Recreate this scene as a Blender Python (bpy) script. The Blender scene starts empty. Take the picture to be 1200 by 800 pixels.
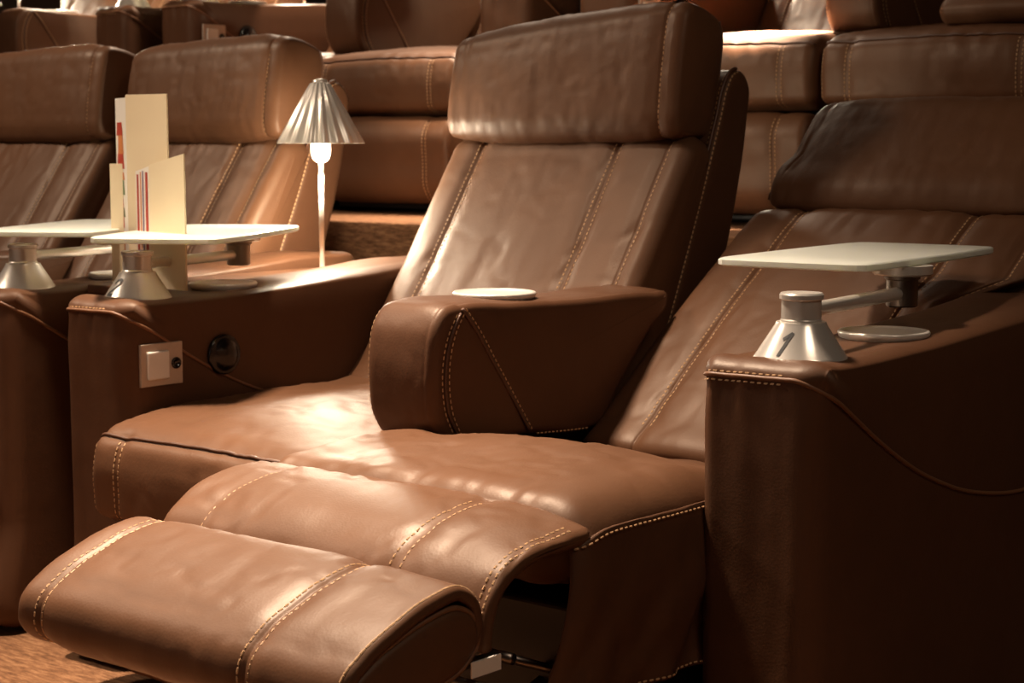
import bpy, bmesh, math, random
import numpy as np
from mathutils import Vector, Matrix

K = 0.87            # overall scale: everything is laid out in units of 0.87 m and brought to metres at the end
SC = bpy.context.scene
COL = SC.collection
random.seed(4); np.random.seed(4)

# ------------------------------------------------------------------ camera
cd = bpy.data.cameras.new('camera'); cam = bpy.data.objects.new('camera', cd); COL.objects.link(cam)
cam.location = (1.556, -2.556, 1.002)
cam.rotation_euler = (math.pi/2 - 0.111, 0, 0.707)
cd.sensor_width = 36; cd.lens = 2108/1200*36
cd.clip_start = 0.05; cd.clip_end = 60
cd.dof.use_dof = True; cd.dof.focus_distance = 3.15*K; cd.dof.aperture_fstop = 9.0
SC.camera = cam
# ------------------------------------------------------------------ world, exposure
w = bpy.data.worlds.new('world'); SC.world = w; w.use_nodes = True
w.node_tree.nodes['Background'].inputs[0].default_value = (1.0, .62, .38, 1)
w.node_tree.nodes['Background'].inputs[1].default_value = 0.022
SC.view_settings.view_transform = 'Standard'; SC.view_settings.look = 'None'
SC.view_settings.gamma = 1; SC.view_settings.use_curve_mapping = False
SC.view_settings.exposure = -0.06
# ------------------------------------------------------------------ ceiling lights of the auditorium, and added fill lights
def area(name, loc, aim, size, watt, color, spread=180):
    l = bpy.data.lights.new(name, 'AREA'); l.shape = 'DISK'; l.size = size*K; l.energy = watt*K*K; l.color = color
    l.spread = math.radians(spread)
    o = bpy.data.objects.new(name, l); COL.objects.link(o); o.location = loc
    o.rotation_euler = (Vector(aim)-Vector(loc)).to_track_quat('-Z', 'Y').to_euler()
    return o
WARM = (1.0, .79, .60)
area('ceiling_and_fill_light', (-1.8, -.25, 4.0), (-1.0, -.70, .4), .42, 69, WARM, 58)
area('ceiling_and_fill_light', (-2.5, 2.1, 4.1), (-2.55, 1.9, .7), .25, 8, WARM, 22)  # added to brighten the carpet of the raised deck
area('ceiling_and_fill_light', (-3.9, 2.9, 4.1), (-3.6, 2.6, 1.2), .5, 60, WARM, 90)
area('ceiling_and_fill_light', (-1.75, 2.75, 4.1), (-1.55, 2.40, 1.3), .10, 50, WARM, 13)
area('ceiling_and_fill_light', (-5.0, -1.6, 3.9), (-2.9, .6, .8), .8, 52, WARM, 110)
area('ceiling_and_fill_light', (2.4, -.9, 4.0), (-.4, .5, .6), 1.2, 32, WARM)  # added soft fill for the faces turned to the right

# ------------------------------------------------------------------ materials
def mat(name, col, rough=.5, metal=0, spec=.5):
    m = bpy.data.materials.new(name); m.use_nodes = True
    b = m.node_tree.nodes['Principled BSDF']
    b.inputs['Base Color'].default_value = (*col, 1); b.inputs['Roughness'].default_value = rough
    b.inputs['Metallic'].default_value = metal; b.inputs['Specular IOR Level'].default_value = spec
    return m, m.node_tree, b
def noise_node(nt, scale, detail=3, vec=None, stretch=None, rough=.5):
    tc = nt.nodes.new('ShaderNodeTexCoord'); n = nt.nodes.new('ShaderNodeTexNoise')
    n.inputs['Scale'].default_value = scale; n.inputs['Detail'].default_value = detail; n.inputs['Roughness'].default_value = rough
    src = tc.outputs['Object']
    if stretch:
        mp = nt.nodes.new('ShaderNodeMapping'); mp.inputs['Scale'].default_value = stretch
        nt.links.new(src, mp.inputs[0]); src = mp.outputs[0]
    nt.links.new(src, n.inputs['Vector']); return n
def ramp(nt, fac, stops):
    r = nt.nodes.new('ShaderNodeValToRGB'); nt.links.new(fac, r.inputs[0])
    e = r.color_ramp.elements
    e[0].position, e[0].color = stops[0][0], (*stops[0][1], 1)
    e[1].position, e[1].color = stops[-1][0], (*stops[-1][1], 1)
    for p, c in stops[1:-1]:
        q = e.new(p); q.color = (*c, 1)
    return r
def bump(nt, b, outs):
    prev = None
    for (sock, strength, dist) in outs:
        bp = nt.nodes.new('ShaderNodeBump'); bp.inputs['Strength'].default_value = strength; bp.inputs['Distance'].default_value = dist
        nt.links.new(sock, bp.inputs['Height'])
        if prev: nt.links.new(prev.outputs[0], bp.inputs['Normal'])
        prev = bp
    nt.links.new(prev.outputs[0], b.inputs['Normal'])
def leather(name, c1, c2, rough=.40):
    m, nt, b = mat(name, c1, rough)
    n1 = noise_node(nt, 3.0, 5, rough=.6)
    r = ramp(nt, n1.outputs['Fac'], [(.3, c1), (.7, c2)]); nt.links.new(r.outputs[0], b.inputs['Base Color'])
    rr = ramp(nt, n1.outputs['Fac'], [(.3, (rough+.07,)*3), (.7, (rough-.04,)*3)]); nt.links.new(rr.outputs[0], b.inputs['Roughness'])
    tc = nt.nodes.new('ShaderNodeTexCoord'); v = nt.nodes.new('ShaderNodeTexVoronoi'); v.inputs['Scale'].default_value = 260
    nt.links.new(tc.outputs['Object'], v.inputs['Vector'])
    n2 = noise_node(nt, 28, 4, stretch=(1, .6, .6), rough=.6)
    n3 = noise_node(nt, 7, 3, rough=.55)
    bump(nt, b, [(v.outputs['Distance'], .10, .0010), (n2.outputs['Fac'], .12, .005), (n3.outputs['Fac'], .10, .012)])
    b.inputs['Specular IOR Level'].default_value = .36; b.inputs['Specular Tint'].default_value = (1, .86, .72, 1)
    return m
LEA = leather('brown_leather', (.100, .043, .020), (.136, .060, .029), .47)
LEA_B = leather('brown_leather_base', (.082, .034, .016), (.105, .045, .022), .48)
STITCH = mat('tan_thread', (.50, .29, .14), .6)[0]
PIPE = mat('dark_piping', (.095, .040, .020), .45)[0]
CORD_M = mat('brown_cord', (.20, .088, .040), .5)[0]
DARK = mat('black_frame', (.010, .007, .006), .5)[0]
STEEL, nt, b = mat('brushed_steel', (.93, .87, .79), .25, .58)
n = noise_node(nt, 6, 2, stretch=(1, 1, 60)); bump(nt, b, [(n.outputs['Fac'], .05, .001)])
GUN, nt, b = mat('dull_steel', (.30, .25, .21), .33, 1)
n = noise_node(nt, 6, 2, stretch=(1, 1, 80)); bump(nt, b, [(n.outputs['Fac'], .05, .001)])
GLASS, nt, b = mat('frosted_glass', (.86, .89, .80), .28, 0, .5)
b.inputs['Transmission Weight'].default_value = .25; b.inputs['Subsurface Weight'].default_value = .25
b.inputs['Subsurface Radius'].default_value = (.05, .05, .04); b.inputs['Subsurface Scale'].default_value = .3
DISH, nt, b = mat('satin_steel_dish', (.86, .80, .72), .30, .35)
BLACK = mat('black_plastic', (.008, .006, .006), .18, 0, .6)[0]
WHITE = mat('white_plastic', (.86, .80, .72), .35)[0]
PLATE = mat('champagne_plate', (.56, .45, .36), .35, .25)[0]
CREAM, nt, b = mat('cream_card', (.88, .72, .45), .6)
n = noise_node(nt, 4, 2); r = ramp(nt, n.outputs['Fac'], [(.3, (.76, .62, .41)), (.7, (.83, .70, .48))]); nt.links.new(r.outputs[0], b.inputs['Base Color'])
PAPER = mat('white_card', (.82, .76, .68), .55)[0]
INK = mat('black_ink', (.01, .008, .008), .5)[0]
RED = mat('red_print', (.45, .05, .025), .5)[0]
GREEN = mat('green_print', (.10, .16, .05), .5)[0]
ORANGE = mat('orange_print', (.62, .22, .07), .5)[0]
VIOLET = mat('violet_print', (.16, .10, .20), .5)[0]
SCREEN, nt, b = mat('softbox_glow', (.8, .8, .8), .9)  # glow added for soft frontal light
b.inputs['Emission Color'].default_value = (1, .84, .70, 1); b.inputs['Emission Strength'].default_value = .22
SHADE, nt, b = mat('lampshade_metal', (.93, .88, .80), .30, .5)
BULB, nt, b = mat('frosted_bulb', (.9, .8, .65), .4)
b.inputs['Emission Color'].default_value = (1, .83, .60, 1); b.inputs['Emission Strength'].default_value = 9
CARPET, nt, b = mat('rust_carpet', (.26, .12, .05), .9, 0, .2)
n = noise_node(nt, 42, 5, stretch=(.5, 2.4, 2.4), rough=.75)
r = ramp(nt, n.outputs['Fac'], [(.36, (.11, .047, .020)), (.5, (.20, .092, .042)), (.64, (.31, .155, .075))]); nt.links.new(r.outputs[0], b.inputs['Base Color'])
n2 = noise_node(nt, 160, 3); bump(nt, b, [(n.outputs['Fac'], .5, .01), (n2.outputs['Fac'], .4, .004)])
WALL, nt, b = mat('dark_brown_wall', (.06, .028, .016), .8)
n = noise_node(nt, 2, 4); r = ramp(nt, n.outputs['Fac'], [(.3, (.05, .024, .014)), (.7, (.075, .036, .02))]); nt.links.new(r.outputs[0], b.inputs['Base Color'])

# ------------------------------------------------------------------ helpers
def mesh_obj(name, V, Fc, m, loc=(0, 0, 0), parent=None, smooth=True, solid=0):
    me = bpy.data.meshes.new(name)
    V = np.asarray(V, float)-np.asarray(loc, float)
    me.from_pydata(V.tolist(), [], [list(map(int, f)) for f in Fc]); me.validate()
    bm = bmesh.new(); bm.from_mesh(me); bmesh.ops.recalc_face_normals(bm, faces=bm.faces[:])
    bm.to_mesh(me); bm.free()
    me.materials.append(m)
    if smooth:
        me.polygons.foreach_set('use_smooth', [True]*len(me.polygons))
    o = bpy.data.objects.new(name, me); COL.objects.link(o)
    if parent: o.parent = parent
    return o
class Thing:
    def __init__(s, name, label, cat, base, group=None):
        s.o = bpy.data.objects.new(name, None); COL.objects.link(s.o); s.o.location = base; s.base = base
        s.o.empty_display_size = .1
        s.o['label'] = label; s.o['category'] = cat
        if group: s.o['group'] = group
    def part(s, name, V, Fc, m, smooth=True, parent=None, label=None, stuff=False, autosmooth=None):
        o = mesh_obj(name, V, Fc, m, s.base, parent or s.o, smooth)
        if autosmooth:
            o.data.set_sharp_from_angle(angle=math.radians(autosmooth))
        if label: o['label'] = label
        if stuff: o['kind'] = 'stuff'
        return o
def dup(t, off, label=None, group=None):
    def cp(o, parent):
        c = o.copy(); COL.objects.link(c)
        if parent:
            c.parent = parent
        for ch in list(o.children): cp(ch, c)
        return c
    c = cp(t.o, None); c.location = Vector(t.o.location)+Vector(off)
    if label: c['label'] = label
    if group: c['group'] = group
    return c
# vectorised value noise
_rng = np.random.RandomState(7); _tab = _rng.rand(4096)*2-1
def vnoise(x, y, z, seed=0):
    x, y, z = np.broadcast_arrays(x, y, z)
    xi, yi, zi = np.floor(x).astype(int), np.floor(y).astype(int), np.floor(z).astype(int)
    fx, fy, fz = x-xi, y-yi, z-zi
    sx, sy, sz = [t*t*t*(t*(t*6-15)+10) for t in (fx, fy, fz)]
    def h(a, b_, c): return _tab[((a*73856093) ^ (b_*19349663) ^ (c*83492791) ^ (seed*2654435)) & 4095]
    r = 0
    for i in (0, 1):
        for j in (0, 1):
            for k in (0, 1):
                r = r+h(xi+i, yi+j, zi+k)*(sx if i else 1-sx)*(sy if j else 1-sy)*(sz if k else 1-sz)
    return r
def fbm(x, y, z, seed=0, oct=3):
    r = 0; a = 1
    for o in range(oct):
        r = r+a*vnoise(x*2**o, y*2**o, z*2**o, seed+o*13); a *= .5
    return r
def spline(pts, closed=True, ds=.01):
    P = np.array(pts, float); n = len(P); out = []
    rng = range(n) if closed else range(n-1)
    for i in rng:
        if closed: a, b_, c, d = P[(i-1) % n], P[i], P[(i+1) % n], P[(i+2) % n]
        else: a, b_, c, d = P[max(i-1, 0)], P[i], P[i+1], P[min(i+2, n-1)]
        # centripetal-ish tangents
        l0, l1, l2 = [max(np.linalg.norm(q), 1e-6) for q in (b_-a, c-b_, d-c)]
        m1 = ((b_-a)/l0*l1+(c-b_)/l1*l0)/(l0+l1)*l1; m2 = ((c-b_)/l1*l2+(d-c)/l2*l1)/(l1+l2)*l1
        for t in np.linspace(0, 1, 24, endpoint=False):
            out.append((2*t**3-3*t**2+1)*b_+(t**3-2*t**2+t)*m1+(-2*t**3+3*t**2)*c+(t**3-t**2)*m2)
    if not closed: out.append(P[-1])
    out = np.array(out)
    if closed: out = np.vstack([out, out[:1]])
    seg = np.linalg.norm(np.diff(out, axis=0), axis=1); s = np.concatenate([[0], np.cumsum(seg)]); L = s[-1]
    N = max(8, int(round(L/ds)))
    t = np.linspace(0, L, N, endpoint=False) if closed else np.linspace(0, L, N+1)
    return np.stack([np.interp(t, s, out[:, k]) for k in range(out.shape[1])], 1), L

class Skin:
    """upholstered body: a closed side profile (y,z) swept along x, rounded at both ends, puffed, pinched at seams and wrinkled"""
    def __init__(s, prof, x0, x1, r=.035, ds=.011, dx=.014, crown=.006, seams=(), wr=(), seed=0, ngon=False, capb=.006, rl=None, rr=None,
                 extra=None, warp=None, il=None, ir=None, crisp=0):
        s.P, s.L = spline(prof, True, ds); s.N = len(s.P); s.x0, s.x1 = x0, x1
        A = .5*np.sum(s.P[:, 0]*np.roll(s.P[:, 1], -1)-np.roll(s.P[:, 0], -1)*s.P[:, 1])
        T = np.roll(s.P, -1, 0)-np.roll(s.P, 1, 0); T /= np.linalg.norm(T, axis=1)[:, None]
        n = np.stack([T[:, 1], -T[:, 0]], 1)*(1 if A > 0 else -1)
        k = max(2, int(.012/ds)); acc = n.copy()
        for j in range(1, k+1): acc += np.roll(n, j, 0)+np.roll(n, -j, 0)
        s.n = acc/np.linalg.norm(acc, axis=1)[:, None]
        # convex radius for a safe inset
        dn = np.linalg.norm(np.roll(s.n, -2, 0)-np.roll(s.n, 2, 0), axis=1); dd = np.linalg.norm(np.roll(s.P, -2, 0)-np.roll(s.P, 2, 0), axis=1)
        R = dd/np.maximum(dn, 1e-4)
        s.R = np.minimum.reduce([np.roll(R, j) for j in range(-3, 4)])*.8
        s.rl = r if rl is None else rl; s.rr = r if rr is None else rr
        s.crisp = crisp
        s.il = s.rl if il is None else il; s.ir = s.rr if ir is None else ir
        s.crown, s.seams, s.wr, s.seed, s.extra, s.warp = crown, seams, wr, seed, extra, warp
        base = list(np.arange(x0+s.rl, x1-s.rr, dx))+[x1-s.rr]
        for q in seams:
            if q[0] == 'x': base += [q[1]+d for d in (-.03, -.02, -.013, -.008, -.004, -.0015, .0015, .004, .008, .013, .02, .03)]
        base = sorted(v for v in base if x0+s.rl <= v <= x1-s.rr+1e-6); xs = [base[0]]
        for v in base[1:]:
            if v-xs[-1] > .0013: xs.append(v)
        th = np.linspace(0, math.pi/2, 8)[:-1]
        s.xs = np.array([x0+s.rl*(1-math.cos(t)) for t in th]+xs+[x1-s.rr*(1-math.cos(t)) for t in th[::-1]])
        ex = [q[1]+d for q in seams if q[0] == 'x' for d in (-.02, -.013, -.008, -.004, -.0015, 0, .0015, .004, .008, .013, .02)]
        al = sorted(list(s.xs)+[v for v in ex if (x0+.002 < v < x0+s.rl) or (x1-s.rr < v < x1-.002)]); keep = [al[0]]
        for v in al[1:-1]:
            if v-keep[-1] > .0009: keep.append(v)
        s.xs = np.array([v for v in keep if v < x1-.0005]+[x1])
        s.ngon, s.capb = ngon, capb
    def near(s, y, z):
        return int(np.argmin(np.hypot(s.P[:, 0]-y, s.P[:, 1]-z)))
    def pos(s, u, x, lift=0.):
        """u: float index on the profile; x: position"""
        u = np.asarray(u, float) % s.N; x = np.asarray(x, float); u, x = np.broadcast_arrays(u, x)
        i = np.floor(u).astype(int) % s.N; f = (u-np.floor(u)); j = (i+1) % s.N
        g = lambda A: A[i]*(1-f)[..., None]+A[j]*f[..., None] if A.ndim > 1 else A[i]*(1-f)+A[j]*f
        p, n = g(s.P), g(s.n); R = g(s.R)
        tl = np.clip((x-s.x0)/max(s.rl, 1e-6), 0, 1); tr = np.clip((s.x1-x)/max(s.rr, 1e-6), 0, 1)
        ins = s.il*(1-np.sqrt(np.clip(1-(1-tl)**2, 0, 1)))+s.ir*(1-np.sqrt(np.clip(1-(1-tr)**2, 0, 1)))
        ins = np.minimum(ins, R)*(1-s.crisp*np.clip(n[..., 1], 0, 1)**2)
        v = (x-(s.x0+s.x1)/2)/((s.x1-s.x0)/2)
        d = s.crown*(1-np.abs(v)**3)
        sl = u/s.N*s.L
        end = np.minimum(tl, tr)
        for q in s.seams:
            if q[0] == 'x':      # pinch along the profile at x
                rng = 1.
                if len(q) > 4:
                    a, b_ = q[4]; rng = ((u >= a) & (u <= b_)) if a <= b_ else ((u >= a) | (u <= b_))
                d = d-(q[2]*np.exp(-((x-q[1])/.022)**2)+q[3]*np.exp(-((x-q[1])/.003)**2))*rng
            else:                # 's': pinch along x at profile index
                du = np.abs(u-q[1]); du = np.minimum(du, s.N-du)*s.L/s.N
                d = d-(q[2]*np.exp(-(du/.022)**2)+q[3]*np.exp(-(du/.006)**2))
                d = d+q[2]*.65*np.exp(-(du/.05)**2)*fbm(x*30, sl*6, 3.3, s.seed+5, 2)*np.clip(.5+vnoise(x*5, 0*x, 1.1, 8), 0, 1)
        for (fx, fs, amp, kind) in s.wr:
            q = fbm(x*fx, sl*fs, s.seed*3.1, s.seed)
            if kind == 'r': q = 1-2*np.abs(q)       # ridged creases
            if kind == 'c': q = -np.clip(1-np.abs(q)*5, 0, 1)   # thin creases
            d = d+amp*q*(.25+.75*end)
        if s.extra is not None: d = d+s.extra(x, p[..., 0], p[..., 1])
        yz = p-n*ins[..., None]+n*(d+lift)[..., None]
        X = np.array(x)
        out = np.stack([X, yz[..., 0], yz[..., 1]], -1)
        if s.warp is not None: out = s.warp(out)
        return out
    def normal(s, u, x):
        e = .6; a = s.pos(u-e, x); b_ = s.pos(u+e, x); c = s.pos(u, x-.003); d = s.pos(u, x+.003)
        n = np.cross(b_-a, d-c); n /= np.maximum(np.linalg.norm(n, axis=-1), 1e-9)[..., None]
        i = np.floor(np.asarray(u)).astype(int) % s.N; ref = np.stack([0*s.n[i, 0], s.n[i, 0], s.n[i, 1]], -1)
        sg = np.sign(np.sum(n*ref, -1)); sg = np.where(sg == 0, 1, sg)
        return n*sg[..., None]
    def mesh(s):
        U, X = np.meshgrid(np.arange(s.N), s.xs); V = s.pos(U, X).reshape(-1, 3); M = len(s.xs); N = s.N
        Fc = []
        for a in range(M-1):
            r0, r1 = a*N, (a+1)*N
            for b_ in range(N):
                c = (b_+1) % N; Fc.append((r0+b_, r0+c, r1+c, r1+b_))
        V = list(V)
        for end, sg in ((0, -1), (M-1, 1)):
            ring = [end*N+k for k in range(N)]
            if s.ngon: Fc.append(ring); continue
            rp = np.array([V[k] for k in ring]); cen = rp.mean(0)
            for f in (.86, .66, .42, .18):
                base = len(V)
                q = cen+(rp-cen)*f; q[:, 0] += sg*s.capb*(1-f*f); V += list(q)
                nr = [base+k for k in range(N)]
                for k in range(N): Fc.append((ring[k], ring[(k+1) % N], nr[(k+1) % N], nr[k]))
                ring = nr
            Fc.append(ring)
        return np.array(V), Fc

def dash_mesh(path, nrm, step=.0125, ln=.0085, wd=.0034, ht=.0009):
    """stitches: little raised dashes along a path"""
    path = np.array(path); nrm = np.array(nrm)
    seg = np.linalg.norm(np.diff(path, axis=0), axis=1); s = np.concatenate([[0], np.cumsum(seg)])
    V, Fc = [], []
    t = np.arange(step/2, s[-1], step)
    if not len(t): return V, Fc
    ev = lambda a, A: np.stack([np.interp(a, s, A[:, k]) for k in range(3)], -1)
    P0, P1, Nn = ev(t-ln/2, path), ev(t+ln/2, path), ev(t, nrm)
    for a, b_, n in zip(P0, P1, Nn):
        d = b_-a; l = np.linalg.norm(d)
        if l < 1e-6: continue
        d /= l; sd = np.cross(d, n); sd /= max(np.linalg.norm(sd), 1e-9); k = len(V)
        m = (a+b_)/2
        V += [a, a+(m-a)*.3+sd*wd/2, a+(m-a)*.3+n*ht, a+(m-a)*.3-sd*wd/2, b_+(m-b_)*.3+sd*wd/2, b_+(m-b_)*.3+n*ht, b_+(m-b_)*.3-sd*wd/2, b_]
        Fc += [(k, k+1, k+2), (k, k+2, k+3), (k+1, k+4, k+5, k+2), (k+2, k+5, k+6, k+3), (k+7, k+5, k+4), (k+7, k+6, k+5)]
    return V, Fc
def stitches(t, specs, parent=None):
    """specs: list of (skin, [(u,x),...]) or (points, normals)"""
    V, Fc = [], []
    for sp in specs:
        if isinstance(sp[0], Skin):
            sk, path = sp; path = np.array(path, float)
            n = 0; out = [path[0]]
            for a, b_ in zip(path[:-1], path[1:]):
                m = max(2, int(abs(b_[0]-a[0])+abs(b_[1]-a[1])/.006))
                out += [a+(b_-a)*k/m for k in range(1, m+1)]
            out = np.array(out)
            p = sk.pos(out[:, 0], out[:, 1], .0006); nn = sk.normal(out[:, 0], out[:, 1])
        else: p, nn = sp
        v, f = dash_mesh(p, nn); o = len(V); V += list(v); Fc += [tuple(i+o for i in q) for q in f]
    if V: return t.part('stitching', V, Fc, STITCH, False, parent, label='tan double stitching', stuff=True)
def pair_x(sk, x, u0, u1, gap=.010):
    return [(sk, [(u0, x-gap), (u1, x-gap)]), (sk, [(u0, x+gap), (u1, x+gap)])]
def tube(path, r, seg=8, cap=True, closed=False):
    P = np.array(path, float); T = np.gradient(P, axis=0); T /= np.maximum(np.linalg.norm(T, axis=1), 1e-9)[:, None]
    up = np.array([0, 0, 1.]) if abs(T[0][2]) < .9 else np.array([1., 0, 0])
    V, Fc = [], []; n = np.cross(T[0], up); n /= np.linalg.norm(n)
    rr = np.broadcast_to(r, (len(P),))
    for i, (p, t) in enumerate(zip(P, T)):
        n = n-t*np.dot(n, t); n /= max(np.linalg.norm(n), 1e-9); b_ = np.cross(t, n)
        for k in range(seg):
            a = 2*math.pi*k/seg; V.append(p+rr[i]*(math.cos(a)*n+math.sin(a)*b_))
    for i in range(len(P)-1):
        for k in range(seg):
            j = (k+1) % seg; Fc.append((i*seg+k, i*seg+j, (i+1)*seg+j, (i+1)*seg+k))
    if cap: Fc.append(list(range(seg))[::-1]); Fc.append([(len(P)-1)*seg+k for k in range(seg)])
    return V, Fc
def lathe(prof, c, seg=48, close=False):
    V, Fc = [], []
    for (r, z) in prof:
        for k in range(seg):
            a = 2*math.pi*k/seg; V.append((c[0]+r*math.cos(a), c[1]+r*math.sin(a), c[2]+z))
    n = len(prof)
    for i in range(n-1):
        for k in range(seg):
            j = (k+1) % seg; Fc.append((i*seg+k, i*seg+j, (i+1)*seg+j, (i+1)*seg+k))
    if prof[0][0] > 1e-6: Fc.append(list(range(seg))[::-1])
    if prof[-1][0] > 1e-6: Fc.append([(n-1)*seg+k for k in range(seg)])
    return V, Fc
def box(x0, x1, y0, y1, z0, z1, bev=0):
    bm = bmesh.new(); bmesh.ops.create_cube(bm, size=1)
    for v in bm.verts: v.co = Vector((x0+(v.co.x+.5)*(x1-x0), y0+(v.co.y+.5)*(y1-y0), z0+(v.co.z+.5)*(z1-z0)))
    if bev: bmesh.ops.bevel(bm, geom=bm.edges[:]+bm.verts[:], offset=bev, segments=3, profile=.5, affect='EDGES')
    V = [tuple(v.co) for v in bm.verts]; bm.verts.index_update(); Fc = [[v.index for v in f.verts] for f in bm.faces]; bm.free()
    return V, Fc
def join(*ms):
    V, Fc = [], []
    for v, f in ms:
        o = len(V); V += list(v); Fc += [[i+o for i in q] for q in f]
    return V, Fc

FLOOR = -.18; TIER = .92; ROW = 2.33; PITCH = 2.195; RX = -.36; SEAT_DX = .762
# ------------------------------------------------------------------ the room
def struct(name, V, Fc, m):
    o = mesh_obj(name, V, Fc, m, smooth=False); o['kind'] = 'structure'; return o
struct('floor', *box(-9, 4.5, -7, 1.62, FLOOR-.1, FLOOR), CARPET)
struct('floor_tier', *box(-9, 4.5, 1.60, 1.60+ROW, FLOOR-.05, FLOOR+TIER, .006), CARPET)
struct('floor_tier_upper', *box(-9, 4.5, 1.60+ROW, 7.5, FLOOR-.05, FLOOR+2*TIER, .006), CARPET)
struct('wall_back', *box(-9.1, 4.6, 7.5, 7.6, FLOOR-.1, 4.2), WALL)
struct('wall_front', *box(-9.1, 4.6, -7.1, -7, FLOOR-.1, 4.2), WALL)
struct('wall_left', *box(-9.1, -9, -7, 7.5, FLOOR-.1, 4.2), WALL)
struct('wall_right', *box(4.5, 4.6, -7, 7.5, FLOOR-.1, 4.2), WALL)
struct('ceiling', *box(-9.1, 4.6, -7.1, 7.6, 4.2, 4.3), WALL)

# ------------------------------------------------------------------ recliner armchairs
XL = -1.640; W = .752          # left edge of the seat beside console two, seat width
def seat(x0, recl, label, group=None, drop=(0, .062)):
    x1 = x0+W; sd = 11 if recl else 3
    t = Thing('cinema_recliner', label, 'armchair', ((x0+x1)/2, .3, FLOOR), group)
    sa, sb, scx = (x0+.125, x0+.565, x0+W-.045) if not recl else (x0+.22, x0+.655, x0+.81)      # two double seams and the single seam by the right edge
    # ---- backrest
    if not recl:
        prof = [(.50, .385), (.57, .46), (.66, .60), (.745, .72), (.83, .845), (.905, .955), (.935, .995), (.98, 1.01), (1.03, .985), (1.02, .9), (.93, .70), (.84, .5), (.76, .39), (.62, .35)]
    else:
        prof = [(.42, .36), (.49, .420), (.60, .505), (.76, .622), (.92, .732), (1.04, .812), (1.085, .835), (1.14, .825), (1.16, .785), (1.05, .69), (.85, .55), (.65, .42), (.54, .33), (.46, .32)]
    bx1 = x1+.11 if recl else x1+.018
    def bwarp(o):
        o = o.copy(); k = np.clip((o[..., 2]-.67)/.05, 0, 1); xa = x1-.16; lim = x1-.010+k*(bx1-x1+.010)
        o[..., 0] = np.where(o[..., 0] > xa, xa+(o[..., 0]-xa)*(lim-xa)/(bx1-xa), o[..., 0]); return o
    sk = Skin(prof, x0+(.07 if recl else .004), bx1, r=.042, ds=.010, dx=.012, crown=.012, seed=sd, warp=bwarp if recl else None,
              seams=[('x', sa, .007, .003), ('x', sb, .007, .003), ('x', scx, .006, .003)],
              wr=[(9, 3, .0028, 'n'), (16, 4, .0022, 'c'), (5, 7, .0016, 'c')])
    bk = t.part('backrest', *sk.mesh(), LEA)
    if not recl: ub, ut = sk.near(.60, .50), sk.near(.94, .997)
    else: ub, ut = sk.near(.47, .395), sk.near(1.09, .836)
    if abs(ut-ub) > sk.N/2: ut += sk.N
    stitches(t, pair_x(sk, sa, ub, ut)+pair_x(sk, sb, ub, ut)+[(sk, [(ub, scx+.006), (ut, scx+.006)])], bk)
    # ---- shell behind the back cushion, its stitched edge showing at the side
    if not recl: prof = [(.74, .36), (.80, .50), (.87, .65), (.96, .85), (1.045, 1.06), (1.075, 1.135), (1.10, 1.165), (1.14, 1.17), (1.17, 1.14), (1.165, 1.05), (1.12, .85), (1.03, .6), (.93, .38), (.88, -.14), (.70, -.14)]
    else: prof = [(.66, .30), (.74, .43), (.88, .525), (1.04, .64), (1.15, .73), (1.20, .775), (1.26, .76), (1.25, .68), (1.1, .5), (.96, .3), (.9, -.14), (.70, -.14)]
    sh = Skin(prof, x0+.014, x1+.022, r=.016, ds=.014, dx=.04, crown=.002, seed=sd+1, wr=[(4, 3, .002, 'n')], capb=.002)
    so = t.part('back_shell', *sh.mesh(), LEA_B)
    if not recl:
        a, b_ = sh.near(.80, .50), sh.near(1.13, 1.17)
        if abs(b_-a) > sh.N/2: b_ += sh.N
        q = np.linspace(a, b_, 90); p = sh.pos(q, np.full(90, x1+.010), .004)
        t.part('piping', *tube(p, .0045, 6), PIPE, parent=so)
        stitches(t, [(sh, [(a, x1+.001), (b_, x1+.001)]), (sh, [(a, x1+.018), (b_, x1+.018)])], so)
    # ---- headrest
    if not recl:
        prof = [(.945, 1.004), (.912, 1.014), (.900, 1.045), (.902, 1.10), (.912, 1.18), (.926, 1.26), (.940, 1.308), (.965, 1.328), (1.00, 1.327), (1.06, 1.310), (1.090, 1.294), (1.102, 1.266), (1.096, 1.17), (1.084, 1.07), (1.077, 1.022), (1.055, 1.006), (1.01, 1.003)]
        def warp(o, x0=x0):
            o = o.copy(); k = np.clip(1-(o[..., 0]-x0)/(W-.05), 0, 1); o[..., 2] -= (drop[0]+drop[1]*k)*np.clip((o[..., 2]-1.03)/.29, 0, 1); return o
    else:
        prof = [(1.15, .838), (1.105, .848), (1.105, .885), (1.15, .955), (1.215, 1.030), (1.27, 1.078), (1.325, 1.092), (1.385, 1.07), (1.405, 1.01), (1.37, .94), (1.30, .87), (1.22, .84)]
        def warp(o, x0=x0):
            o = o.copy(); k = np.clip((o[..., 2]-.93)/.05, 0, 1); k = k*k*(3-2*k)
            e = np.clip(1-(o[..., 0]-x0)/.30, 0, 1); o[..., 0] += .045*k*e
            return o
    hx0, hx1 = (x0+.0, x1-.008) if not recl else (x0+.095, x1+.075)
    sr = hx1-.052
    hk = Skin(prof, hx0, hx1, r=.045, ds=.009, dx=.011, crown=.012, seed=sd+2, warp=warp, rr=.050, ir=.022,
              seams=[('x', sr, .005, .003), ('x', hx0+.055, .002, .0)],
              wr=[(7, 3, .0026, 'n'), (22, 4, .0012, 'c'), (12, 9, .0014, 'c'), (30, 5, .0006, 'n')], capb=.012)
    h = t.part('headrest', *hk.mesh(), LEA)
    if not recl: a, b_ = hk.near(.965, 1.004), hk.near(1.06, 1.310)
    else: a, b_ = hk.near(1.15, .838), hk.near(1.385, 1.07)
    if b_ < a: b_ += hk.N
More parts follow.
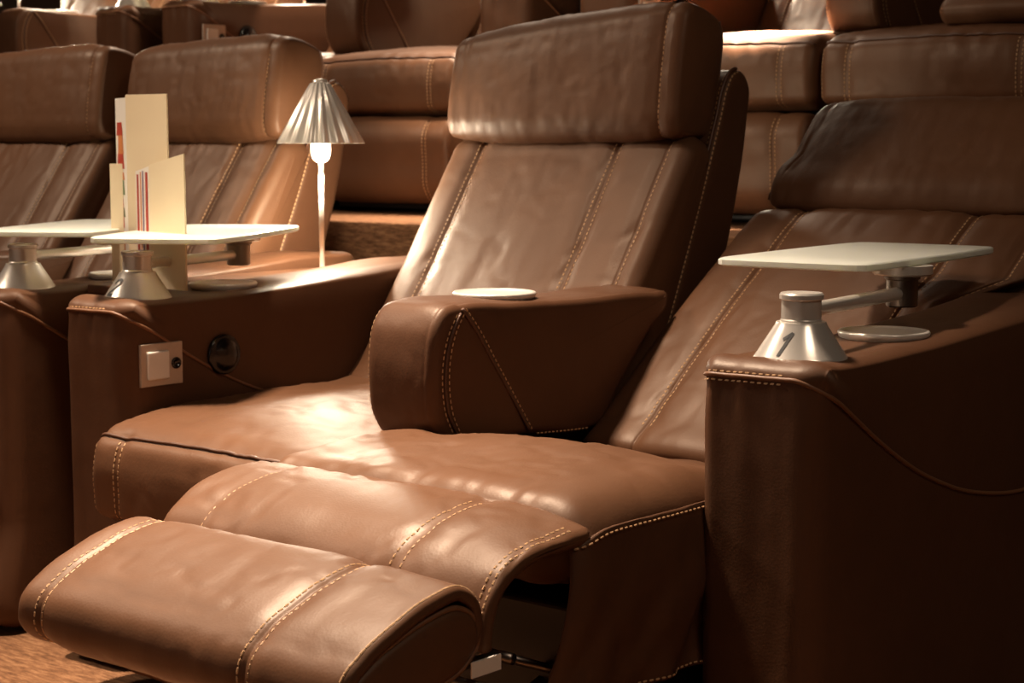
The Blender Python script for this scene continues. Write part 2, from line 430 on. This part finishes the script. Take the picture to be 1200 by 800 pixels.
    stitches(t, [(hk, [(a, sr), (b_, sr)])], h)
    if not recl:
        d = hk.near(1.077, 1.022)+(hk.N if hk.near(1.077, 1.022) < b_ else 0)
        cy = hk.pos(np.linspace(b_+4, d, 40), np.full(40, hx1-.003), .003)
        t.part('piping', *tube(cy, .003, 6), PIPE, parent=h)
    # ---- seat cushion
    if not recl:
        prof = [(.66, .33), (.64, .405), (.45, .418), (.2, .420), (0, .412), (-.11, .400), (-.185, .384), (-.216, .364), (-.230, .32), (-.232, .24), (-.225, .20), (-.19, .183), (0, .18), (.5, .18), (.64, .22)]
        def ex(x, y, z): return .010*np.exp(-((x-(x0+x1)/2)/.2)**2-((y-.1)/.22)**2)*(z > .3)
        ck = Skin(prof, x0, x1-.004, r=.035, ds=.011, dx=.013, crown=.006, seed=sd+3, extra=ex,
                  wr=[(6, 5, .004, 'n'), (9, 12, .0025, 'c')], capb=.002)
        i = ck.near(-.208, .371)
        ck.seams = [('s', i, .004, .002), ('x', x0+.10, .003, .002, (i-1, ck.near(-.19, .183))), ('x', x1-.12, .003, .002, (i-1, ck.near(-.19, .183)))]
        c = t.part('seat_cushion', *ck.mesh(), LEA)
        xx = np.linspace(x0+.012, x1-.016, 80)
        t.part('piping', *tube(ck.pos(np.full(80, i), xx, .003), .0042, 6), PIPE, parent=c)
        e = ck.near(-.195, .186)
        stitches(t, pair_x(ck, x0+.10, i+1, e, .008)+pair_x(ck, x1-.12, i+1, e, .008)+[(ck, [(i+2, x0+.012), (e, x0+.012)])], c)
        # lower leg pad, folded under the seat
        prof = [(-.235, .150), (-.255, .12), (-.258, 0), (-.25, -.09), (-.225, -.125), (-.16, -.13), (-.12, -.08), (-.12, .10), (-.16, .155)]
        lk = Skin(prof, x0+.006, x1-.01, r=.03, ds=.014, dx=.02, crown=.008, seed=sd+4,
                  wr=[(6, 5, .003, 'n')], seams=[('x', x0+.10, .004, .002), ('x', x1-.12, .004, .002)])
        l = t.part('leg_pad', *lk.mesh(), LEA)
        a, b_ = lk.near(-.235, .150), lk.near(-.225, -.125)
        if abs(b_-a) > lk.N/2: b_ += lk.N
        stitches(t, pair_x(lk, x0+.10, a, b_, .008)+pair_x(lk, x1-.12, a, b_, .008), l)
        t.part('seat_base', *box(x0+.03, x1-.03, -.10, .70, FLOOR+.012, .17, .008), DARK, False)
        return t
    # ---------------- reclined seat: long cushion, leg panel, raised footrest
    prof = [(.60, .28), (.52, .33), (.36, .355), (.2, .385), (.06, .422), (-.08, .447), (-.22, .450), (-.32, .443), (-.395, .432), (-.435, .414), (-.450, .385), (-.448, .345), (-.425, .315), (-.38, .305), (0, .27), (.5, .24)]
    def ex(x, y, z):
        return (.010*np.exp(-((x-x0-.42)/.20)**2-((y+.10)/.14)**2)-.010*np.exp(-((x-x0-.13)/.05)**2-((y+.12)/.2)**2))*(z > .38)
    ck = Skin(prof, x0, x1, r=.055, ds=.010, dx=.011, crown=.010, seed=sd+3, extra=ex, rr=.085,
              wr=[(5, 5, .005, 'n'), (9, 12, .003, 'c'), (22, 6, .0016, 'n')], capb=.002)
    i = ck.near(-.415, .428); ck.seams = [('s', i, .010, .004)]
    c = t.part('seat_cushion', *ck.mesh(), LEA)
    # leather skirt hanging down the right side of the seat
    ny, nz = 70, 44; V = []; Fc = []
    for a in range(ny+1):
        y = -.440+.70*a/ny
        for b_ in range(nz+1):
            q = b_/nz; top = .405-.02*math.exp(-((y+.45)/.05)**2); z = top-(top-.128)*q
            fold = vnoise(np.array(y*17+q*2.6), np.array(q*1.6), np.array(2.2), 9)*.015*(q**.8)+vnoise(np.array(y*34-q*3), np.array(q*3.), np.array(5.2), 4)*.006*q
            yy = y-.05*q*max(0, (-.20-y)/.24)
            V.append((x1+.010+.012*math.sin(math.pi*min(q*1.3, 1))+float(fold)-.03*math.exp(-((y+.46)/.03)**2), yy, z))
    for a in range(ny):
        for b_ in range(nz):
            k = a*(nz+1)+b_; Fc.append((k, k+1, k+nz+2, k+nz+1))
    skt = t.part('side_skirt', V, Fc, LEA_B)
    md = skt.modifiers.new('thickness', 'SOLIDIFY'); md.thickness = .006
    row = lambda b_, dx: np.array([np.array(V[a*(nz+1)+b_])+(dx, 0, 0) for a in range(ny+1)])
    nr = np.tile([[1, 0, .3]], (ny+1, 1))
    stitches(t, [(row(1, .005), nr), (row(nz-1, .005), nr)], skt)
    # leg panel
    mid = np.array([(-.405, .414), (-.46, .414), (-.52, .404), (-.575, .384), (-.615, .355), (-.638, .315), (-.648, .265)])
    mid, _ = spline(mid, False, .02); Tn = np.gradient(mid, axis=0); Tn /= np.linalg.norm(Tn, axis=1)[:, None]; nn = np.stack([Tn[:, 1], -Tn[:, 0]], 1)
    if nn[0][1] < 0: nn = -nn
    th = .013
    prof = list(mid+nn*th*.9)+list((mid-nn*th)[::-1])
    def lwarp(o):
        o = o.copy(); o[..., 2] -= .020*np.clip((o[..., 0]-(x1-.20))/.20, 0, 1)**2*np.clip((o[..., 1]+.62)/.15, 0, 1); return o
    lp = Skin(prof, x0-.006, x1+.006, r=.012, ds=.009, dx=.012, crown=.006, seed=sd+5, ngon=True,
              wr=[(6, 5, .003, 'n'), (10, 8, .003, 'c')], warp=lwarp)
    la, lb, lc = x0+.10, x0+.555, x1-.004
    i0, i1 = lp.near(*(mid[1]+nn[1]*th)), lp.near(*(mid[-2]+nn[-2]*th))
    if abs(i1-i0) > lp.N/2: i0, i1 = (i0+lp.N, i1) if i0 < i1 else (i0, i1+lp.N)
    lo, hi = min(i0, i1), max(i0, i1)
    lp.seams = [('x', la, .004, .002), ('x', lb, .005, .003)]
    lpo = t.part('leg_panel', *lp.mesh(), LEA)
    lo2 = i0+(2 if i1 > i0 else -2)
    stitches(t, [(lp, [(lo2, la), (i1, la)])]+pair_x(lp, lb, lo2, i1, .011)+pair_x(lp, x1-.012, lo2, i1, .006), lpo)
    # footrest: pad inside a wrapped cover, open gap between the two
    prof = np.array([(-.662, .305), (-.672, .352), (-.71, .378), (-.77, .374), (-.84, .352), (-.905, .322), (-.945, .288), (-.950, .245), (-.915, .215), (-.84, .216), (-.75, .240), (-.69, .266)])
    fk = Skin(prof, x0+.006, x1+.016, r=.014, ds=.008, dx=.010, crown=.008, seed=sd+6, rl=.05, ngon=True,
              seams=[('x', x0+.095, .005, .003), ('x', x0+.575, .006, .003)],
              wr=[(5, 6, .003, 'n'), (7, 14, .0016, 'c'), (20, 5, .0010, 'n')])
    # cover is the swept skin, its right end left open behind a rim so the pad's own end shows
    V, Fc = fk.mesh(); N = fk.N; M = len(fk.xs); V = list(V); Fc = Fc[:-1]
    ring = [(M-1)*N+k for k in range(N)]; rp = np.array([V[k] for k in ring]); n3 = np.stack([0*fk.n[:, 0], fk.n[:, 0], fk.n[:, 1]], 1)
    for (d, xo) in ((.007, -.001), (.009, -.03), (.010, -.09)):
        b0 = len(V); V += list(rp-n3*d+np.array([xo, 0, 0])); nrg = [b0+k for k in range(N)]
        for k in range(N): Fc.append((ring[k], ring[(k+1) % N], nrg[(k+1) % N], nrg[k]))
        ring = nrg
    fo = t.part('footrest', V, Fc, LEA)
    a, b_ = fk.near(-.672, .352), fk.near(-.93, .225)
    if abs(b_-a) > fk.N/2: b_ += fk.N
    st = pair_x(fk, x0+.095, a, b_, .010)+pair_x(fk, x0+.575, a, b_, .011)
    cen = prof.mean(0); inner = cen+(prof-cen)*np.array([.905, .755])+np.array([0, -.012])
    pk = Skin(inner, x1-.10, x1+.019, r=.016, ds=.010, dx=.03, crown=0, seed=sd+7, capb=.004)
    po = t.part('footrest_pad_end', *pk.mesh(), LEA, parent=fo)
    q = np.arange(0, pk.N+1); p = pk.pos(q, np.full(len(q), x1+.010), .002)
    t.part('piping', *tube(p, .0045, 6, False), CORD_M, parent=fo)
    st += [(pk, [(0, x1+.004), (pk.N, x1+.004)]), (fk, [(a-6, x1+.006), (b_, x1+.006)])]
    stitches(t, st, fo)
    # mechanism and base
    t.part('seat_base', *box(x0+.05, x1-.03, -.36, .70, FLOOR+.012, .262, .008), DARK, False)
    ms = []
    for x in (x0+.09, x1-.12):
        for p, q in (((x, -.12, .06), (x, -.48, .20)), ((x+.014, -.10, .12), (x+.014, -.52, .10)), ((x, -.48, .20), (x, -.78, .215)), ((x+.014, -.52, .10), (x+.014, -.74, .215)), ((x-.012, -.30, .15), (x-.012, -.56, .06))):
            ms.append(tube([p, q], .009, 6))
        for p in ((x, -.48, .20), (x+.014, -.52, .10), (x, -.78, .20)):
            ms.append(tube([(p[0]-.03, p[1], p[2]), (p[0]+.03, p[1], p[2])], .010, 8))
    ms.append(tube([(x0+.09, -.50, .15), (x1-.10, -.50, .15)], .009, 8))
    t.part('lift_linkage', *join(*ms), GUN, parent=None, label='steel scissor linkage under the footrest')
    V, Fc = box(-.104, -.1015, -.703, -.640, .243, .266)
    t.part('care_tag', V, Fc, PAPER, False, label='small white tag hanging under the footrest')
    return t

# ------------------------------------------------------------------ consoles (wide end arms)
HW = .112
CORD = [(-.115, .616), (-.06, .588), (-.007, .556), (.065, .513), (.139, .473), (.215, .437), (.295, .407), (.375, .382), (.464, .363), (.55, .350), (.645, .344), (.75, .352), (.86, .385)]
def console(cx, label, switch, group=None):
    x0, x1 = cx-.119, cx+.106
    t = Thing('armrest_console', label, 'armrest', (cx, .4, FLOOR), group)
    prof = [(-.118, -.165), (-.119, .1), (-.119, .40), (-.119, .60), (-.116, .636), (-.095, .650), (-.04, .648), (.2, .652), (.6, .673), (.95, .690), (1.035, .682), (1.06, .64), (1.06, .3), (1.06, -.165), (1.04, -.168), (-.10, -.168)]
    def pleat(x, y, z):
        return .0030*vnoise(x*75, y*0, 1.7, 3)*np.exp(-((z-.60)/.03)**2)*(y < 0) + .002*vnoise(x*30, z*2, 2.7, 5)*(y < -.05)
    sk = Skin(prof, x0, x1, r=.030, ds=.009, dx=.008, crown=.002, seed=int(abs(cx)*10)+20, wr=[(4, 4, .003, 'n'), (14, 3, .001, 'n')], extra=pleat, capb=.003, rl=.028, rr=.045, crisp=.72)
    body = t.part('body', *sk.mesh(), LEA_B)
    # seam cord: along the front top edge, then down the side
    i = sk.near(-.117, .625); xs = np.linspace(x0+.004, x1-.02, 24)
    fr = sk.pos(np.full(24, i)+np.linspace(-.3, -.0, 24), xs, .002)
    c, _ = spline([(y, z) for y, z in CORD[1:]], False, .012)
    side = np.stack([np.full(len(c), x1+.0025), c[:, 0], c[:, 1]], 1)
    path = np.vstack([fr[:-3], [[x1-.012, -.106, .615], [x1-.003, -.088, .602]], side])
    sm, _ = spline(path[::2], False, .008)
    t.part('piping', *tube(sm, .0040, 6), CORD_M, parent=body)
    n1 = np.tile([[0, -.7, .7]], (len(fr), 1)); n2 = np.tile([[1., 0, 0]], (len(side), 1))
    stitches(t, [(fr[:-5]+[0, .003, .006], n1[:-5])]+([(fr[:-5]+[0, -.002, -.008], n1[:-5])] if not switch else []), body)
    # steel cup holder
    cup(t, cx-.012, .30 if not switch else .262, .6605, .082)
    if switch:
        X = x1+.003
        p = t.part('socket_plate', *box(X-.006, X+.004, -.083, .034, .457, .553, .002), PLATE, False, label='champagne square switch plate')
        t.part('rocker', *box(X+.003, X+.011, -.068, -.008, .472, .536, .004), WHITE, False, parent=p, label='white square rocker switch')
        v, f = lathe([(.0, 0), (.013, 0), (.013, .004), (.009, .004), (.008, .001), (0, .001)], (0, 0, 0), 20)
        v = [(X+.0035+z, .014+x, .505+y) for x, y, z in v]
        t.part('jack', v, f, BLACK, parent=p, label='small black round jack')
        v, f = lathe([(0, -.003), (.047, -.003), (.047, .006), (.044, .009), (.041, .008), (.034, .013), (.022, .018), (.010, .020), (0, .0205)], (0, 0, 0), 40)
        v = [(X+z, .156+x, .511+y) for x, y, z in v]
        t.part('knob', v, f, BLACK, label='round black recline knob')
    return t
def cup(t, x, y, z, r, parent=None):
    t.part('cup_holder', *lathe([(r*.8, -.02), (r*.97, -.004), (r, .003), (r*.97, .0065), (r*.90, .0065), (r*.88, .0045), (r*.80, .0035), (r*.5, .003), (0, .003)], (x, y, z), 40), DISH, parent=parent, label='shallow steel cup holder')
# ------------------------------------------------------------------ narrow centre arm between the two seats of a pair
def mid_arm(label, group=None):
    x0, x1 = -.975, -.788
    t = Thing('centre_armrest', label, 'armrest', (-.885, .3, .40), group)
    prof = [(.03, .684), (-.005, .678), (-.032, .65), (-.047, .59), (-.048, .52), (-.038, .46), (-.005, .415), (.06, .402), (.24, .402), (.44, .388), (.49, .395), (.55, .46), (.66, .575), (.735, .645), (.735, .664), (.68, .669), (.40, .672), (.2, .679)]
    sk = Skin(prof, x0, x1, r=.030, ds=.010, dx=.010, crown=.004, seed=31, wr=[(5, 4, .003, 'n'), (9, 9, .0012, 'c')], capb=.004, rr=.018,
              seams=[('x', x1-.020, .002, .001)])
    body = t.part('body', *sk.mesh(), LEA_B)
    # double seam following the front curve on the side face, and a diagonal cord
    X = x1+.0035
    c1, _ = spline([(.022, .668), (-.004, .63), (-.020, .58), (-.023, .53), (-.012, .47), (.012, .428)], False, .01)
    mk = lambda c, dx=0: np.stack([np.full(len(c), X+dx), c[:, 0], c[:, 1]], 1)
    n = lambda c: np.tile([[1., 0, 0]], (len(c), 1))
    c1b = c1+np.array([.020, 0]); cm = c1+np.array([.010, 0])
    cc, _ = spline([(.036, .676), (.07, .64), (.13, .56), (.19, .48), (.240, .412)], False, .01)
    t.part('piping', *join(tube(mk(cm, -.001), .003, 6), tube(mk(cc, -.001), .0042, 6)), PIPE, parent=body)
    u0, u1 = sk.near(.03, .684), sk.near(-.005, .415)
    if abs(u1-u0) > sk.N/2: u1 += sk.N
    bot, _ = spline([(.26, .404), (.35, .398), (.44, .394)], False, .01)
    stitches(t, [(mk(c1, .0), n(c1)), (mk(c1b, .0), n(c1)), (mk(cc+np.array([.008, .002])), n(cc)), (mk(bot), n(bot)), (sk, [(u0, x0+.008), (u1, x0+.008)])], body)
    cup(t, -.900, .262, .684, .088)
    return t
# ------------------------------------------------------------------ swivel tray tables
def tray(cx, blk, cen, ang, label, num, group=None):
    t = Thing('tray_table', label, 'tray table', (cx, 0, .643), group)
    z = .643
    t.part('cone_base', *lathe([(.0, -.004), (.079, -.004), (.079, .003), (.075, .008), (.043, .058), (.041, .063), (0, .063)], (cx, 0, z), 56), STEEL, autosmooth=40)
    t.part('neck', *lathe([(0, .06), (.0345, .06), (.0345, .066), (.033, .068), (.033, .099), (.0365, .101), (.0365, .108), (.034, .111), (0, .111)], (cx, 0, z), 40), STEEL, autosmooth=35)
    p0 = np.array([cx, 0, .722]); p1 = np.array([blk[0], blk[1], .724]); d = (p1-p0)/np.linalg.norm(p1-p0)
    t.part('swing_arm', *tube([p0+d*.02, p1-d*.01], .0125, 20), STEEL, autosmooth=50, label='round steel swing arm')
    t.part('pivot_block', *lathe([(0, -.028), (.026, -.028), (.029, -.025), (.029, .022), (.033, .024), (.033, .030), (0, .030)], (blk[0], blk[1], .726), 36), GUN, autosmooth=35)
    t.part('collar', *lathe([(0, 0), (.052, 0), (.055, .003), (.055, .018), (0, .018)], (blk[0], blk[1], .757), 40), STEEL, autosmooth=35)
    # frosted plate with gently bowed sides and rounded corners
    a, b_ = .325, .152; pts = []
    for k in range(96):
        th = 2*math.pi*k/96; c, s_ = math.cos(th), math.sin(th); n_ = 16.
        r = 1/((abs(c)**n_+abs(s_)**n_)**(1/n_)); u, v = r*c, r*s_
        u *= 1+.02*(1-v*v); v *= 1+.05*(1-u*u*.9); pts.append((u*a, v*b_))
    ca, sa_ = math.cos(ang), math.sin(ang); V = []; Fc = []
    lv = [(-.003, .7750), (0, .7775), (0, .7865), (-.003, .789)]
    for (ins, zz) in lv:
        for u, v in pts:
            k = 1+ins/.18; V.append((cen[0]+ca*u*k-sa_*v*k, cen[1]+sa_*u*k+ca*v*k, zz))
    n_ = len(pts)
    for i in range(3):
        for k in range(n_): j = (k+1) % n_; Fc.append((i*n_+k, i*n_+j, (i+1)*n_+j, (i+1)*n_+k))
    Fc.append(list(range(n_))[::-1]); Fc.append([3*n_+k for k in range(n_)])
    t.part('tray_top', V, Fc, GLASS, autosmooth=30, label='frosted pale green glass plate')
    if num:
        pts = {'1': [(.02, .70), (.30, .97), (.30, 0)], '2': [(.02, .72), (.10, .92), (.28, .98), (.48, .90), (.52, .72), (.42, .50), (.02, .06), (.58, .06)]}[num]
        a0 = math.radians(-97) if num == '1' else math.radians(-108)
        V = []; Fc = []; P = []
        for p, q in zip(pts[:-1], pts[1:]): P += [(p[0]+(q[0]-p[0])*k/6, p[1]+(q[1]-p[1])*k/6, (q[0]-p[0], q[1]-p[1])) for k in range(7)]
        for (x_, y_, d) in P:
            l = math.hypot(*d); nx, ny = -d[1]/l*.085, d[0]/l*.085
            for sg in (1, -1):
                u, v = x_+nx*sg, y_+ny*sg; u += .30*v; zz = .012+.037*v; rr = .0772-.64*(zz-.006)
                an = a0+u*.034/rr; V.append((cx+rr*math.cos(an), rr*math.sin(an), z+zz))
        Fc = [(2*k, 2*k+1, 2*k+3, 2*k+2) for k in range(len(P)-1)]
        t.part('seat_number', V, Fc, INK, False, label='black italic numeral on the cone')
    return t
# ------------------------------------------------------------------ lamp with fluted metal shade
def lamp(x, y, z, label, group=None, watt=30):
    t = Thing('table_lamp', label, 'lamp', (x, y, z), group)
    t.part('base', *lathe([(0, 0), (.040, 0), (.040, .004), (.012, .009), (0, .009)], (x, y, z), 32), STEEL)
    t.part('pole', *tube([(x, y, z+.004), (x, y, z+.32)], .0072, 12), STEEL)
    t.part('bulb', *lathe([(0, .290), (.012, .291), (.022, .300), (.026, .315), (.026, .358), (.018, .368), (0, .368)], (x, y, z), 24), BULB, label='glowing frosted bulb socket')
    # fluted cone
    seg = 144; V = []; Fc = []
    lv = [(r_, z_+.033) for r_, z_ in [(.112, .306), (.112, .309), (.068, .388), (.026, .463), (.018, .466), (.018, .4635), (.024, .461), (.066, .386), (.109, .3075)]]
    for r, zz in lv:
        for k in range(seg):
            a = 2*math.pi*k/seg; f = 1+.055*math.cos(a*18)*(1 if .343 < zz < .497 else .7); V.append((x+r*f*math.cos(a), y+r*f*math.sin(a), z+zz))
    m = len(lv)
    for i in range(m):
        for k in range(seg): j = (k+1) % seg; i2 = (i+1) % m; Fc.append((i*seg+k, i*seg+j, i2*seg+j, i2*seg+k))
    t.part('lampshade', V, Fc, SHADE, label='fluted conical metal lampshade')
    t.part('finial', *lathe([(0, .488), (.019, .490), (.019, .505), (.008, .509), (0, .509)], (x, y, z), 20), SHADE)
    l = bpy.data.lights.new('lamp_glow', 'POINT'); l.energy = watt*K*K; l.color = (1, .86, .66); l.shadow_soft_size = .035*K
    o = bpy.data.objects.new('lamp_glow', l); COL.objects.link(o); o.parent = t.o; o.location = (0, 0, .262)
    return t
# ------------------------------------------------------------------ menu cards
def menu(name, x, y, z, ang, leaves, label, group=None):
    """standing folded card: leaves = (length, height, angle, material, prints)"""
    t = Thing(name, label, 'menu', (x, y, z), group)
    for i, (L, H, a, m, pr) in enumerate(leaves):
        H, H1 = H if isinstance(H, tuple) else (H, H)
        ca, sa_ = math.cos(a), math.sin(a); nx, ny = -sa_, ca
        def P(u, v, d): return (x+ca*u+nx*d, y+sa_*u+ny*d, z+v)
        V = []; th = .0022
        for d in (-th, th):
            V += [P(0, 0, d), P(L, 0, d), P(L, H1, d), P(0, H, d)]
        Fc = [(0, 1, 2, 3), (7, 6, 5, 4), (0, 4, 5, 1), (1, 5, 6, 2), (2, 6, 7, 3), (3, 7, 4, 0)]
        leaf = t.part('leaf', V, Fc, m, False)
        for (u0, u1, v0, v1, pm) in pr:
            sg = -1
            for sgn in (-1, 1):
                d = sgn*(th+.0006)
                t.part('picture', [P(u0*L, v0*H, d), P(u1*L, v0*H, d), P((u1*.9+u0*.1)*L, v1*H, d), P((u0*.85+u1*.15)*L, v1*H, d)], [(0, 1, 2, 3)], pm, False, parent=leaf)
    return t

# ================================================================== row one
sC = seat(XL, False, 'upright brown leather recliner in the centre, lit by the lamp on its left arm', 'upright recliners of the front row')
sD = seat(XL+SEAT_DX, True, 'brown leather recliner leaned back with its footrest raised, front right')
c1 = console(0, 'broad brown leather end armrest at far right carrying the tray numbered 1', False)
c2 = console(-1.75, 'brown leather end armrest with switch plate and black knob, lamp standing on it', True)
m1 = mid_arm('narrow rounded brown leather armrest between centre recliner and reclined seat')
t1 = tray(0, (-.045, .425), (-.185, .525), 1.67, 'frosted glass swivel tray on steel cone numbered 1, at the right', '1')
t2 = tray(-1.75, (-1.835, .375), (-1.80, .230), 2.10, 'frosted glass swivel tray in front of the menus and lamp', '2')

G1 = 'upright recliners of the front row'
sB = seat(XL-1.365, False, 'upright brown leather recliner directly behind the menus and lamp, front row', G1, (.028, .022))
sBo = sB; sB = sB.o
sB.scale = (.945, 1, 1)
sA = dup(sBo, (-2.21+1.365, 0, 0), 'upright brown leather recliner at the far left edge, front row', G1)
sA.scale = (1, 1, 1)
c3 = dup(c1, (-PITCH, 0, 0), 'brown leather end armrest at far left edge carrying a tray on a steel cone', 'end armrests')
dup(m1, (-2.17, 0, 0), 'narrow brown leather armrest between the two far left recliners, mostly hidden')
t3 = tray(-PITCH, (-PITCH-.10, .375), (-PITCH-.06, .235), 2.10, 'frosted glass swivel tray at the far left edge, cut by the frame', None)
dup(c2, (-PITCH, 0, 0), 'brown leather end armrest beyond the far left recliner')
sh = Thing('service_shelf', 'narrow dark shelf between the end armrests under lamp and menus', 'shelf', (-1.979, .4, FLOOR))
sh.part('board', *box(-2.078, -1.880, .10, .95, .632, .655, .004), LEA_B, False)
for yy in (.14, .88): sh.part('upright', *box(-2.06, -1.90, yy-.01, yy+.01, FLOOR, .632, .002), DARK, False)
L1 = lamp(-1.935, .752, .656, 'lit table lamp with fluted metal shade between front row armrests', 'table lamps')
LP = lambda *a: a
m1a = menu('menu_card', -1.975, .152, .657, 0, [
    (.145, .455, math.radians(3), CREAM, []),
    (.105, .448, math.radians(156), PAPER, [(.2, .9, .62, .70, RED), (.25, .8, .70, .80, ORANGE), (.2, .8, .48, .56, GREEN), (.3, .9, .80, .87, RED), (.3, .8, .30, .46, RED), (.2, .7, .56, .60, ORANGE), (.2, .85, .36, .41, GREEN), (.2, .9, .05, .25, ORANGE)])],
    'tallest folded cream menu card with food pictures, behind the tray', 'menus by the lamp')
m1b = menu('menu_card', -1.850, .119, .658, 0, [
    (.148, (.288, .315), math.radians(-6), CREAM, []),
    (.070, (.285, .272), math.radians(168), PAPER, [(.06, .28, .05, .95, RED), (.38, .50, .05, .96, VIOLET), (.56, .66, .05, .95, ORANGE), (.74, .92, .05, .93, RED)])],
    'shorter cream menu card standing right of the tallest one', 'menus by the lamp')
m1c = menu('menu_card', -2.06, .165, .657, 0, [(.05, .29, math.radians(5), CREAM, [])],
    'narrow pale card peeking out left of the tallest menu', 'menus by the lamp')
# ================================================================== row two, on the raised tier
seatlab = ['brown leather recliner of the second row, partly hidden behind the reclined seat headrest at right',
           'brown leather recliner of the second row with brightly lit seat cushion, right of centre headrest',
           'brown leather recliner of the second row behind the lamp, left of the centre headrest',
           'brown leather recliner of the second row behind the left headrests, beside a switch plate',
           'brown leather recliner of the second row at the top left corner', 'brown leather recliner of the second row beyond the left edge']
n = 0
for p in range(3):
    off = (RX-PITCH*p, ROW, TIER)
    for k, dx in ((0, SEAT_DX), (1, 0)):
        dup(sC, (off[0]+dx, off[1], off[2]), seatlab[n], 'recliners of the second row'); n += 1
    dup(c1, off, ['brown leather end armrest of the second row beyond the right edge', 'brown leather end armrest of the second row, right of the recliner behind the lamp', 'brown leather end armrest of the second row at top left, a steel cone on it'][p], 'end armrests')
    dup(c2, off, ['brown leather end armrest of the second row hidden behind the centre headrest', 'brown leather end armrest with white switch, second row, above the headrest behind the menus', 'brown leather end armrest of the second row beyond the left edge'][p], 'end armrests')
    dup(m1, off, ['narrow brown leather armrest of the second row, above the gap right of the centre headrest', 'narrow brown leather armrest of the second row, above the lamp', 'narrow brown leather armrest of the second row in the top left corner'][p], 'centre armrests')
    dup(sh, off, ['dark shelf between second row armrests behind the centre headrest', 'dark shelf between second row armrests left of the switch', 'dark shelf of the second row beyond the left edge'][p])
    dup(L1, off, ['lit table lamp of the second row above the centre headrest', 'lit table lamp of the second row above the second headrest', 'lit table lamp of the second row beyond the left edge'][p], 'table lamps')
    dup(t2, off, 'frosted swivel tray on the left armrest of the second row pair')['label'] = ['glass swivel tray of the second row behind the centre headrest', 'glass swivel tray of the second row on the switch armrest, above the frame', 'glass swivel tray of the second row beyond the left edge'][p]
    dup(t3, (PITCH+off[0], off[1], off[2]), ['glass swivel tray of the second row beyond the right edge', 'glass swivel tray of the second row above the centre headrest', 'glass swivel tray whose steel cone shows at the top left'][p])
for p in (1,):
    off = (RX-PITCH*p, ROW, TIER)
    dup(m1a, off, 'cream menu card of the second row at the top, left of the switch armrest')
dup(L1, (-.36-2.195*2+1.935-.885-.02, ROW-.765+.30, TIER+.684-.656+.003), 'white based lamp on the narrow armrest at the top left corner', 'table lamps')
# folded cushion lying on the rightmost second-row seat
t = Thing('lumbar_cushion', 'flat brown leather cushion lying on the second row seat at right', 'cushion', (RX-.30, ROW+.05, TIER+.42))
q = Skin([(-.12, .425), (-.135, .45), (-.12, .478), (0, .485), (.12, .478), (.14, .45), (.12, .425), (0, .42)], -.55, -.15, r=.03, ds=.012, dx=.02, seed=77, wr=[(6, 6, .003, 'n')])
V, Fc = q.mesh(); V = V+np.array([RX, ROW, TIER]); t.part('cover', V, Fc, LEA)

t = Thing('added_softbox', 'large pale glowing added screen on the front wall facing the seats', 'softbox', (-2, -6.9, .6))  # unseen glowing panel, added for frontal fill and reflections in the steel
t.part('softbox_surface', *box(-7, 3, -6.95, -6.93, .6, 3.6), SCREEN, False)
t.part('frame', *join(box(-7.1, 3.1, -6.97, -6.9, .5, .6), box(-7.1, 3.1, -6.97, -6.9, 3.6, 3.7), box(-7.1, -7, -6.97, -6.9, .6, 3.6), box(3, 3.1, -6.97, -6.9, .6, 3.6)), DARK, False)
# ------------------------------------------------------------------ bring everything to metres
for me in bpy.data.meshes: me.transform(Matrix.Scale(K, 4))
for o in bpy.data.objects:
    o.location = Vector(o.location)*K
    for md in o.modifiers:
        if md.type == 'SOLIDIFY': md.thickness *= K
